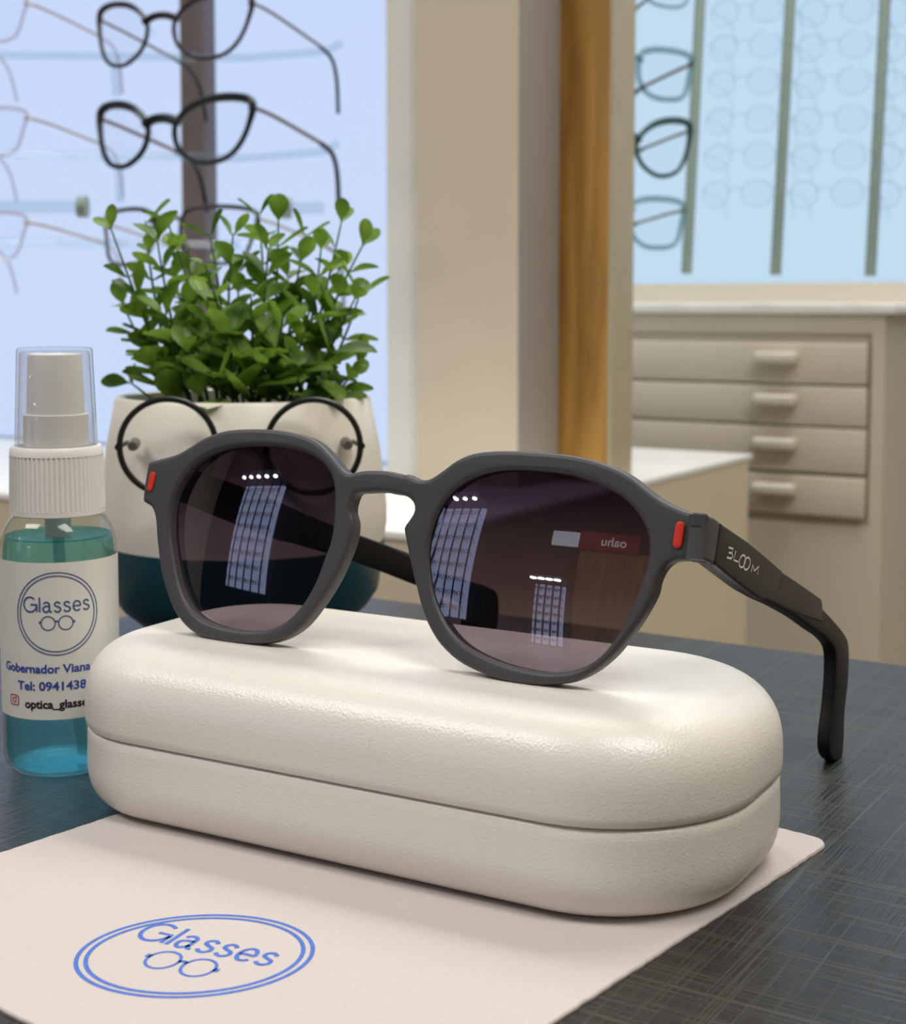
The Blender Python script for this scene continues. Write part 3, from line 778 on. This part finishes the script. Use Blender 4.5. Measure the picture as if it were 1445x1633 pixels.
# sprigs: stems with opposite pairs of oval leaves
prng = random.Random(21)
def leaf(mb, p, d, nrm, ln, wd):
    d = d.normalized(); s = d.cross(nrm).normalized(); nn_ = s.cross(d).normalized()
    prof = [(0, .05), (.12, .22), (.28, .62), (.48, .94), (.66, 1.0), (.82, .82), (.94, .48), (1.0, .08)]
    vs = []; fs = []; cup = prng.uniform(.10, .3); bend = prng.uniform(-.22, .15)
    for t, w in prof:
        for q in (-1, -.5, 0, .5, 1):
            vs.append(p+d*(ln*t)+s*(wd/2*w*q)+nn_*(abs(q)*w*wd*.5*cup+bend*ln*t*t-.05*ln*(q == 0)))
    for i in range(len(prof)-1):
        for k in range(4): a = i*5+k; fs.append((a, a+1, a+6, a+5))
    mb.add(vs, fs, 1)
def sprig(base, tip, size, nodes, bare=0.25, curve=.1):
    d = tip-base; L = d.length; side = Vector((prng.uniform(-1, 1), prng.uniform(-1, 1), .2))*L*curve
    pts = catmull([base, base+d*.35+side*.6, base+d*.7+side*.5, tip], False, 6)
    mb = MB().tube(pts, [.75-.45*i/(len(pts)-1) for i in range(len(pts))], 7)
    az = prng.uniform(0, pi)
    for k in range(nodes):
        t = bare+(1-bare)*(k+.6)/nodes if k < nodes-1 else .985
        i = min(int(t*(len(pts)-1)), len(pts)-2); fr = t*(len(pts)-1)-i; p = pts[i].lerp(pts[i+1], fr)
        ax = (pts[i+1]-pts[i]).normalized(); e1 = ax.orthogonal().normalized(); e2 = ax.cross(e1)
        az += pi/2+prng.uniform(-.35, .35)
        g = size*1.32*(1.0-.30*t)*prng.uniform(.8, 1.15)
        for sgn in (0, pi):
            if prng.random() < .06: continue
            rad = e1*cos(az+sgn)+e2*sin(az+sgn); up_ = prng.uniform(.25, .95)+(.5 if k == nodes-1 else 0)
            dd = (rad+ax*up_).normalized(); nn_ = (ax-dd*ax.dot(dd)).normalized()
            leaf(mb, p+rad*.5, dd, nn_, g*prng.uniform(.9, 1.15), g*.6*prng.uniform(.85, 1.15))
    return mb
stems = [  # tip pixel, base offset across the pot (-1..1), depth offset of tip (mm, + away), leaf size mm, nodes
 ((176, 362), -.62, -8, 10, 4), ((232, 352), -.60, 6, 12, 6), ((266, 350), -.45, -2, 12, 6), ((300, 392), -.35, 10, 12, 6), ((250, 380), -.5, -14, 12, 6),
 ((334, 372), -.20, 6, 11, 6), ((326, 418), .12, -34, 8, 4), ((372, 372), -.05, -8, 13, 6), ((412, 338), .12, 8, 12, 7), ((444, 350), .22, 0, 12, 7),
 ((428, 395), .15, -18, 13, 6), ((488, 372), .38, 10, 12, 6), ((512, 396), .42, -10, 12, 6), ((545, 352), .52, 4, 12, 7), ((580, 388), .60, -6, 12, 6), ((574, 468), .62, 4, 12, 5),
 ((566, 476), .55, -22, 13, 5), ((500, 470), .35, -26, 13, 5), ((330, 478), -.25, -26, 14, 5), ((400, 470), .05, -30, 14, 5), ((218, 470), -.62, -10, 12, 5), ((196, 486), -.70, 6, 11, 4),
 ((262, 500), -.5, -24, 14, 4), ((450, 520), .2, -34, 15, 4), ((364, 540), -.1, -36, 15, 4), ((300, 560), -.35, -30, 15, 3), ((530, 560), .5, -28, 15, 3), ((208, 610), -.75, -4, 13, 2),
 ((572, 586), .78, -4, 14, 2), ((250, 585), -.6, -26, 13, 3), ((420, 580), .05, -40, 15, 3), ((480, 590), .3, -36, 14, 3), ((345, 600), -.2, -40, 14, 2), ((555, 600), .6, -22, 13, 2),
 ((460, 440), .25, 16, 12, 6), ((380, 430), 0, 18, 12, 6), ((280, 440), -.4, 18, 12, 6), ((540, 430), .5, 18, 12, 6), ((520, 500), .4, 0, 13, 5), ((240, 530), -.55, 0, 13, 4)]
for (tx, ty), bo, dz, size, nodes in stems:
    tip = at_d(tx, ty, dP+dz)
    base = PC+rP*(bo*r_top*.78)+toP*max(-20, min(24, -dz*.6))+Vector((0, 0, z_rim-6.5))
    if (Vector((base.x, base.y, 0))-PC).length > r_top*.85:
        q = (Vector((base.x, base.y, 0))-PC).normalized()*r_top*.85; base = PC+q+Vector((0, 0, z_rim-6.5))
    bare = .12 if nodes > 2 else .25
    if (tx, ty) == (326, 418): bare = .55
    sprig(base, tip, size*.98, nodes, bare, .07).obj('sprig', M_leaf, plant, ang=180, mats=[M_stem, M_leaf])

# ================================================================== BACKGROUND (metres, room axes)
CZ = TZ+CH*.001
def hit_y(px, b, a=None):                      # x where the column of pixels px meets the plane y = b
    r = ray(px, PY); t = b/r.y; return r.x*t
def hit_x(px, a):
    r = ray(px, PY); t = a/r.x; return r.y*t
def z_at(px, py, y):                           # height where the pixel ray meets plane y
    r = ray(px, py); return CZ+r.z*(y/r.y)
def z_atx(px, py, x):
    r = ray(px, py); return CZ+r.z*(x/r.x)
def box_o(name, x0, x1, y0, y1, z0, z1, m, parent=None, bev=.0):
    return MB().box(x0, x1, y0, y1, z0, z1, bev).obj(name, m, parent, mm=False)
XL, XR, YF, YB, ZC = -3.6, 2.4, -2.3, 2.0, 2.7
struct(box_o('floor', XL-.1, XR+.1, YF-.1, YB+.1, -.1, 0, M_floor))
struct(box_o('ceiling', XL-.1, XR+.1, YF-.1, YB+.1, ZC, ZC+.1, M_ceil))
struct(box_o('wall_back', XL-.1, XR+.1, YB, YB+.1, 0, ZC, M_wall))
struct(box_o('wall_left', XL-.1, XL, YF, YB, 0, ZC, M_wall))
struct(box_o('wall_right', XR, XR+.1, YF, YB, 0, ZC, M_wall))
def slat_mat():
    m = bpy.data.materials.new('brown_slat_wall'); m.use_nodes = True
    nt = m.node_tree; N = nt.nodes.new; L = nt.links.new; b = nt.nodes['Principled BSDF']
    tc = N('ShaderNodeTexCoord'); w = N('ShaderNodeTexWave'); w.inputs['Scale'].default_value = 5.5; w.bands_direction = 'X'
    L(tc.outputs['Object'], w.inputs['Vector'])
    cr = N('ShaderNodeValToRGB'); L(w.outputs['Fac'], cr.inputs[0])
    cr.color_ramp.elements[0].color = rgb(12, 8, 10); cr.color_ramp.elements[1].color = rgb(30, 18, 21)
    L(cr.outputs[0], b.inputs['Base Color']); b.inputs['Roughness'].default_value = .6
    bp = N('ShaderNodeBump'); bp.inputs['Distance'].default_value = .01; L(w.outputs['Fac'], bp.inputs['Height']); L(bp.outputs[0], b.inputs['Normal'])
    return m
M_slat = slat_mat()
struct(box_o('wall_front', XL-.1, XR+.1, YF-.1, YF, 0, ZC, M_slat))

# partition: pillar, white frame, wood board
b_w = 1.116
x_wl, x_wr = hit_y(665, b_w), hit_y(825, b_w)
b_back = 1.30
struct(box_o('wall_partition', x_wl, x_wr, b_w, b_back, .71, ZC, M_wall))
gy = hit_x(890, x_wr+.002)
struct(box_o('pillar_side_shade', x_wr, x_wr+.002, b_w+.001, gy+.02, .71, ZC, M_pillarshade))  # thin sheet over the pillar's right side, its shade painted as grey
x_wd0, x_wd1 = x_wr+.002, hit_y(975, gy)
struct(box_o('trim_2', x_wd0, x_wd1-.004, gy, gy+.045, .71, ZC, M_wood))
y_e = hit_x(1008, x_wd1)
struct(box_o('trim_3', x_wd1-.004, x_wd1, gy, y_e, .71, ZC, M_edge))
x_tl = hit_y(618, b_w+.01)
struct(box_o('trim_4', x_tl, x_wl, b_w+.01, b_back, .71, ZC, M_whitetrim))

# counter
zt = CZ-.160
Cc = x_wd1+.012
y_front = .86
cnt = thing('counter', 'long white-topped beige counter behind the table, below the lit displays', 'counter', (-1.6, 1.2, 0))
box_o('counter_top', -3.0, Cc, y_front, 1.50, zt-.006, zt, M_laminate, cnt, .001)
box_o('counter_body', -2.98, Cc-.001, y_front+.002, 1.49, 0, zt-.006, M_beige, cnt)

# left lightbox on the counter
b_p = 1.20
zpb = zt+.004
lb = thing('light_display', 'glowing pale blue display panel with eyeglasses, left behind the plant', 'display panel', (-1.2, b_p, zt))
box_o('diffuser', -2.3, x_tl-.001, b_p, b_p+.02, zpb, 2.3, M_litleft, lb)
box_o('backing', -2.3, x_tl-.001, b_p+.02, b_p+.05, zpb, 2.3, M_whitetrim, lb)

# right lightbox above the drawer cabinet
cab_y = 1.655
x_c0, x_c1 = -1.05, hit_y(1411, cab_y)
zcab = z_at(1200, 478, cab_y)-.004
b_r = 1.86
zrb = z_at(1200, 452, b_r)
rb = thing('light_display', 'glowing pale blue display panel above the drawer cabinet, right of the wooden board', 'display panel', (-.6, b_r, zcab))
box_o('diffuser', -1.3, .25, b_r, b_r+.02, zrb, 2.3, M_litright, rb)
box_o('bottom_rail', -1.3, .25, b_r-.02, b_r+.04, zcab, zrb, M_cab, rb)
box_o('backing', -1.3, .25, b_r+.02, b_r+.05, zrb, 2.3, M_whitetrim, rb)

# drawer cabinet
cb = thing('drawer_cabinet', 'white cabinet with shallow drawers under the right lit display', 'cabinet', ((x_c0+x_c1)/2, cab_y, 0))
box_o('cabinet_top', x_c0-.01, x_c1+.012, cab_y-.012, 1.985, zcab-.012, zcab, M_laminate, cb, .002)
box_o('cabinet_body', x_c0, x_c1, cab_y, 1.98, 0, zcab-.012, M_cabgap, cb)
ys = [(538, 598), (606, 664), (672, 738), (748, 806)]
xr_d = hit_y(1388, cab_y); hx0, hx1 = hit_y(1214, cab_y), hit_y(1280, cab_y)
stile = box_o('side_stile', xr_d+.002, x_c1, cab_y-.006, cab_y, 0, zcab-.012, M_cab, cb)
box_o('top_rail', x_c0, xr_d+.002, cab_y-.006, cab_y, z_at(1300, 530, cab_y), zcab-.012, M_cab, cb)
box_o('kick_panel', x_c0, xr_d+.002, cab_y-.006, cab_y, 0, z_at(1300, 834, cab_y), M_cab, cb)
for y0, y1 in ys:
    za, zb_ = z_at(1300, y1+14, cab_y), z_at(1300, y0+9, cab_y)
    d = box_o('drawer', x_c0, xr_d-.002, cab_y-.012, cab_y+.001, za, zb_, M_cab, cb, .002)
    zm = (za+zb_)/2+.004
    box_o('handle', hx0, hx1, cab_y-.032, cab_y-.012, zm-.005, zm+.009, M_handle, d, .004)

# ------------------------------------------------------------------ eyeglasses on display
def lens_outline(style):
    if style == 'cat': return [(-27, 17), (-12, 20), (8, 16), (22, 6), (25, -4), (20, -16), (6, -24), (-10, -22), (-20, -13), (-26, 2)]
    if style == 'rect': return [(-26, 15), (0, 18), (20, 15), (25, 6), (23, -10), (12, -19), (-8, -20), (-20, -15), (-25, 0)]
    return [(25*cos(2*pi*i/16), 1+23*sin(2*pi*i/16)) for i in range(16)]
def make_eyeglasses(style, m_rim, m_temple, m_tip, rim_r, label, group, lens=True, detail=True, k=.001):
    root = thing('eyeglasses', label, 'eyeglasses', (0, 0, 0), group)
    o = lens_outline(style); hw = 36
    for sgn in (-1, 1):
        pts = catmull([(sgn*hw+p[0]*(-sgn)*(-1 if True else 1)*1.0 if False else sgn*(hw-p[0]), 0, p[1]) for p in o], True, 5)
        pts = [Vector((p.x, p.x*p.x/300.0, p.z)) for p in pts]
        # heavier brow than lower rim
        rs = [rim_r*(1.0+(.55 if style == 'cat' else .25)*max(0, p.z/20)) for p in pts]
        mb = MB().tube([p*k for p in pts], [r*k for r in rs], 8, True); rim = mb.local('rim', m_rim, root)
        if lens:
            q = [p*k for p in pts]; c = sum(q, Vector())/len(q); n = len(q)
            local('lens', [c]+q, [(0, i+1, (i+1) % n+1) for i in range(n)], M_demolens, root)
        hx = sgn*(hw+27); hz = 13 if style == 'cat' else 10; hy = hx*hx/300.0
        tw = -1.0*sgn
        tpts = catmull([(hx-sgn*2, hy, hz), (hx+sgn*2, hy+4, hz), (hx+sgn*2.5, hy+30, hz-1), (hx+sgn*1, 104, hz-6)], False, 5)
        te = MB().tube([p*k for p in tpts], rim_r*.72*k, 8).local('temple', m_temple, root)
        ppts = catmull([(hx+sgn*1, 102, hz-6), (hx, 120, hz-10), (hx-sgn*2, 132, hz-22), (hx-sgn*4, 140, hz-46)], False, 5)
        MB().tube([p*k for p in ppts], rim_r*.95*k, 8).local('temple_tip', m_tip, te)
        if detail:
            MB().tube([Vector((sgn*9, 3, -1))*k, Vector((sgn*9.5, 4, -6))*k], [2.2*k, 2.6*k], 8).local('nose_pad', M_demolens if lens else m_rim, root)
    bz = 3 if style == 'cat' else 8
    br = catmull([(-14, 0, bz), (-5, -1, bz+3), (5, -1, bz+3), (14, 0, bz)], False, 5)
    MB().tube([p*k for p in br], rim_r*(1.7 if style == 'cat' else 1.1)*k, 8).local('bridge', m_rim, root)
    return root
def dup(root, label, group):
    r = root.copy(); COL.objects.link(r); r['label'] = label; r['group'] = group
    for ch in list(root.children):
        c = ch.copy(); COL.objects.link(c); c.parent = r
        for g in list(ch.children):
            d = g.copy(); COL.objects.link(d); d.parent = c
    return r
def m_at(px, py, d): return w2(at_d(px, py, d*1000))
GY = radians(6)
grp = 'eyeglasses in the middle column of the left display'
DL = 1.16
def mid(px0, px1, py, d): return m_at((px0+px1)/2, py, d)
e1 = make_eyeglasses('cat', M_brownframe, M_bronze, M_blackframe, 1.5, 'dark eyeglasses with bronze temples, highest of the three at the grey pole', grp)
e2 = make_eyeglasses('cat', M_blackframe, M_bronze, M_blackframe, 2.0, 'thick black cat-eye eyeglasses in the middle on the grey pole', grp)
e3 = make_eyeglasses('rect', M_brownframe, M_goldpale, M_bronze, 1.3, 'thin brown eyeglasses partly behind the plant tops, lowest on the grey pole', grp)
for e, (px, py) in ((e1, (256, 40)), (e2, (257, 204)), (e3, (266, 372))):
    e.location = m_at(px, py, DL); e.rotation_euler = (radians(-6), 0, GY); e.scale = (1.14, 1.14, 1.14)
grp2 = 'pale eyeglasses at the left edge'
e4 = make_eyeglasses('rect', M_roseframe, M_goldpale, M_roseframe, 1.5, 'pale eyeglasses cut by the left edge, highest of its column', grp2)
e4.location = m_at(-75, 30, 1.2)
e5 = dup(e4, 'pale eyeglasses cut by the left edge, in the middle of its column', grp2); e5.location = m_at(-75, 210, 1.2)
e6 = dup(e4, 'pale eyeglasses cut by the left edge, lowest of its column', grp2); e6.location = m_at(-75, 375, 1.2)
for e in (e4, e5, e6): e.rotation_euler = (radians(-4), 0, GY)

# grey pole of the left display and its clear holders
py_ = 1.15
xp0, xp1 = hit_y(294, py_), hit_y(331, py_)
dp = tag(box_o('display_pole', xp0, xp1, py_, py_+.02, zt, 2.3, M_pole, None, .002), 'grey upright pole in front of the left lit panel', 'pole')
hold = [((0, 88), (392, 92), (545, 68), 'clear holder rod carrying the highest eyeglasses on the left display'),
        ((0, 245), (392, 252), (540, 228), 'clear holder rod carrying the black cat-eye eyeglasses'),
        ((0, 386), (392, 390), (505, 380), 'clear holder rod below the plant tops, lowest on the left display')]
for (a, b, c, lbl) in hold:
    p = [m_at(*a, 1.30), m_at(*b, 1.26), m_at(c[0]-25, c[1]+14, 1.25), m_at(*c, 1.25)]
    mb = MB().tube(p, .0034, 8); tag(mb.obj('holder_rod', M_acrylic, None, mm=False), lbl, 'display holder', 'clear holders of the left display')
for (px, y0, y1, lbl) in ((184, 98, 152, 'clear upright link between the upper two eyeglasses on the left'), (190, 262, 322, 'clear upright link between the lower two eyeglasses on the left')):
    tag(MB().tube([m_at(px, y0, 1.24), m_at(px+2, y1, 1.24)], .0035, 8).obj('holder_link', M_acrylic, None, mm=False), lbl, 'display holder', 'clear links of the left display')
for (x0, x1, y, lbl) in ((0, 130, 330, 'clear tube with a dark end cap left of the lowest eyeglasses'), (455, 512, 332, 'short clear tube right of the plant tops')):
    p0, p1 = m_at(x0-20 if x0 == 0 else x0, y, 1.27), m_at(x1, y, 1.25)
    t = thing('holder_tube', lbl, 'display holder', p1)
    MB().tube([p0, p1], .0055, 10).obj('tube', M_acrylic, t, mm=False)
    ca = p1 if x0 == 0 else p0
    MB().tube([ca-RT*.003+Vector((0, 0, 0)), ca+RT*.005], .009, 12).obj('end_cap', M_gpole, t, mm=False)

# right display: poles, three dark frames, rows of clear frames
poles = [((1120, -60), (1095, 436), 'leftmost grey-green pole of the right display, nearest the wooden board'),
         ((1264, -60), (1237, 438), 'middle grey-green pole of the right display'),
         ((1415, -60), (1388, 440), 'rightmost grey-green pole of the right display, by the photo edge')]
for k_, (a, b, lbl) in enumerate(poles):
    d = 1.72-.05*k_
    tag(MB().tube([m_at(*b, d), m_at(*a, d)], .0062, 12).obj('display_pole', M_gpole, None, mm=False), lbl, 'pole', 'poles of the right display')
grp3 = 'dark eyeglasses beside the wooden board'
DR = 1.52
specs = [((1000, -38), 'rect', M_smokeframe, M_gpole, 1.5, 'pale eyeglasses cut by the top of the photo beside the wooden board'),
         ((998, 112), 'rect', M_smokeframe, M_bronze, 2.2, 'grey-green eyeglasses second from the top beside the wooden board'),
         ((995, 228), 'cat', M_greenframe, M_bronze, 1.9, 'darkest green eyeglasses beside the wooden board'),
         ((985, 352), 'rect', M_smokeframe, M_gpole, 2.0, 'pale green eyeglasses lowest beside the wooden board')]
for (px, py), st, mr, mt, r_, lbl in specs:
    e = make_eyeglasses(st, mr, mt, M_greenframe, r_, lbl, grp3)
    e.location = m_at(px, py, DR); e.rotation_euler = (0, 0, radians(50)); e.scale = (1.3, 1.3, 1.3)
ec = None
rows = ['top', 'second', 'third', 'fourth', 'fifth', 'lowest']
cols = ['left of the middle pole', 'right of the middle pole', 'by the photo edge']
for ci, px in enumerate((1188, 1330, 1462)):
    for ri, py in enumerate((18, 74, 132, 192, 250, 310)):
        lbl = 'clear eyeglasses, %s row on the right display, %s' % (rows[ri], cols[ci])
        if ec is None: ec = e = make_eyeglasses('round', M_clearframe, M_clearframe, M_clearframe, 1.5, lbl, 'clear eyeglasses on the right display', detail=False)
        else: e = dup(ec, lbl, 'clear eyeglasses on the right display')
        e.location = m_at(px-ri*3, py, 1.66-.05*ci); e.rotation_euler = (0, 0, radians(2)); e.scale = (.66, .6, .62)

# ------------------------------------------------------------------ shop behind the camera (seen in the lenses)
REAR = []
def rear_display(x0, x1, z0, z1, npole, nrow, name):
    y = YF+.12
    r = thing('light_display', name, 'display panel', ((x0+x1)/2, y, z0))
    box_o('diffuser', x0, x1, y-.06, y-.02, z0, z1, M_litrear, r)
    box_o('canopy', x0-.05, x1+.05, y-.06, y+.35, z1+.02, z1+.22, M_dark, r)
    for i in range(npole):
        x = x0+(x1-x0)*(i+.5)/npole
        MB().lathe([(.035, z1+.012), (.035, z1+.02)], (x, y+.2, 0), 24).obj('spot_lamp', M_spot, r, mm=False)
        box_o('display_pole', x-.009, x+.009, y-.018, y, z0, z1+.02, M_dark, r)
        for j in range(nrow):
            g = min(1, (x1-x0)/npole/.15)
            z = z0+(z1-z0)*(j+.7)/(nrow+.4)
            lbl = 'eyeglasses at height %d on pole %d of the %s' % (j+1, i+1, name)
            mb = MB()
            for sgn in (-1, 1):
                o = [Vector((x+g*(sgn*.034+.024*cos(2*pi*q/10)), y+.10, z+g*.019*sin(2*pi*q/10))) for q in range(10)]
                mb.tube(o, .0035, 5, True)
                mb.tube([(x+g*sgn*.06, y+.10, z+.01*g), (x+g*sgn*.06, y+.02, z+.005*g), (x+g*sgn*.06, y+.005, z-.03*g)], .003, 5)
            mb.tube([(x-.012*g, y+.10, z+.006), (x+.012*g, y+.10, z+.006)], .003, 5)
            tag(mb.obj('eyeglasses', M_blackframe, None, mm=False), lbl, 'eyeglasses', 'eyeglasses on rear displays')
rear_display(-2.70, -1.88, .75, 1.95, 5, 8, 'wide lit display behind the viewer')
rear_display(-.98, -.66, .66, 1.2, 4, 7, 'narrow lit display behind the viewer')
struct(box_o('reflection_board', -.58, .1, YF, YF+.03, 0, 1.6, M_wood))  # added board out of view, gives the right lens a brown reflection
sg = thing('shop_sign', 'dark red sign with pale lettering behind the viewer', 'sign', (-.33, YF+.06, 1.62))
box_o('sign_board', -.60, 0, YF+.01, YF+.06, 1.60, 1.78, M_redsign, sg, .004)
box_o('lit_panel', -.90, -.61, YF+.01, YF+.05, 1.62, 1.76, M_signlit, sg)
v, f = text_mesh('oahu', .13, .002)
obj('sign_lettering', [(-.12-p.x, YF+.064, 1.645+p.y) for p in v], f, M_litletters, sg, mm=False)


# ------------------------------------------------------------------ lights
def area(name, loc, rot, size, size_y, power, col=(1, .97, .93)):
    l = bpy.data.lights.new(name, 'AREA'); l.shape = 'RECTANGLE'; l.size = size; l.size_y = size_y; l.energy = power; l.color = col
    o = bpy.data.objects.new(name, l); COL.objects.link(o); o.location = loc; o.rotation_euler = rot
    return o
area('ceiling_lamp', (-.5, 1.25, ZC-.05), (0, 0, 0), 1.6, .6, 40)
area('ceiling_lamp', (.9, -.1, ZC-.05), (0, 0, 0), 1.2, .6, 30)
area('ceiling_lamp', (-1.3, -.9, ZC-.05), (0, 0, 0), 1.2, .6, 30)
w = bpy.data.worlds.new('World'); scene.world = w; w.use_nodes = True
w.node_tree.nodes['Background'].inputs['Color'].default_value = (1, .98, .95, 1)
w.node_tree.nodes['Background'].inputs['Strength'].default_value = .42

# ------------------------------------------------------------------ camera
cam = bpy.data.cameras.new('Camera'); co = bpy.data.objects.new('Camera', cam); COL.objects.link(co)
co.location = w2(CAM); co.rotation_euler = (pi/2-PITCH, 0, YAW)
cam.sensor_fit = 'AUTO'; cam.sensor_width = 36; cam.lens = F/1633*36
cam.shift_y = -(816.5-PY)/1633
cam.clip_start = .01; cam.clip_end = 50
cam.dof.use_dof = True; cam.dof.focus_distance = .325; cam.dof.aperture_fstop = cam.lens/1.7
scene.camera = co
scene.view_settings.view_transform = 'Standard'; scene.view_settings.look = 'None'
scene.view_settings.exposure = 0; scene.view_settings.gamma = 1
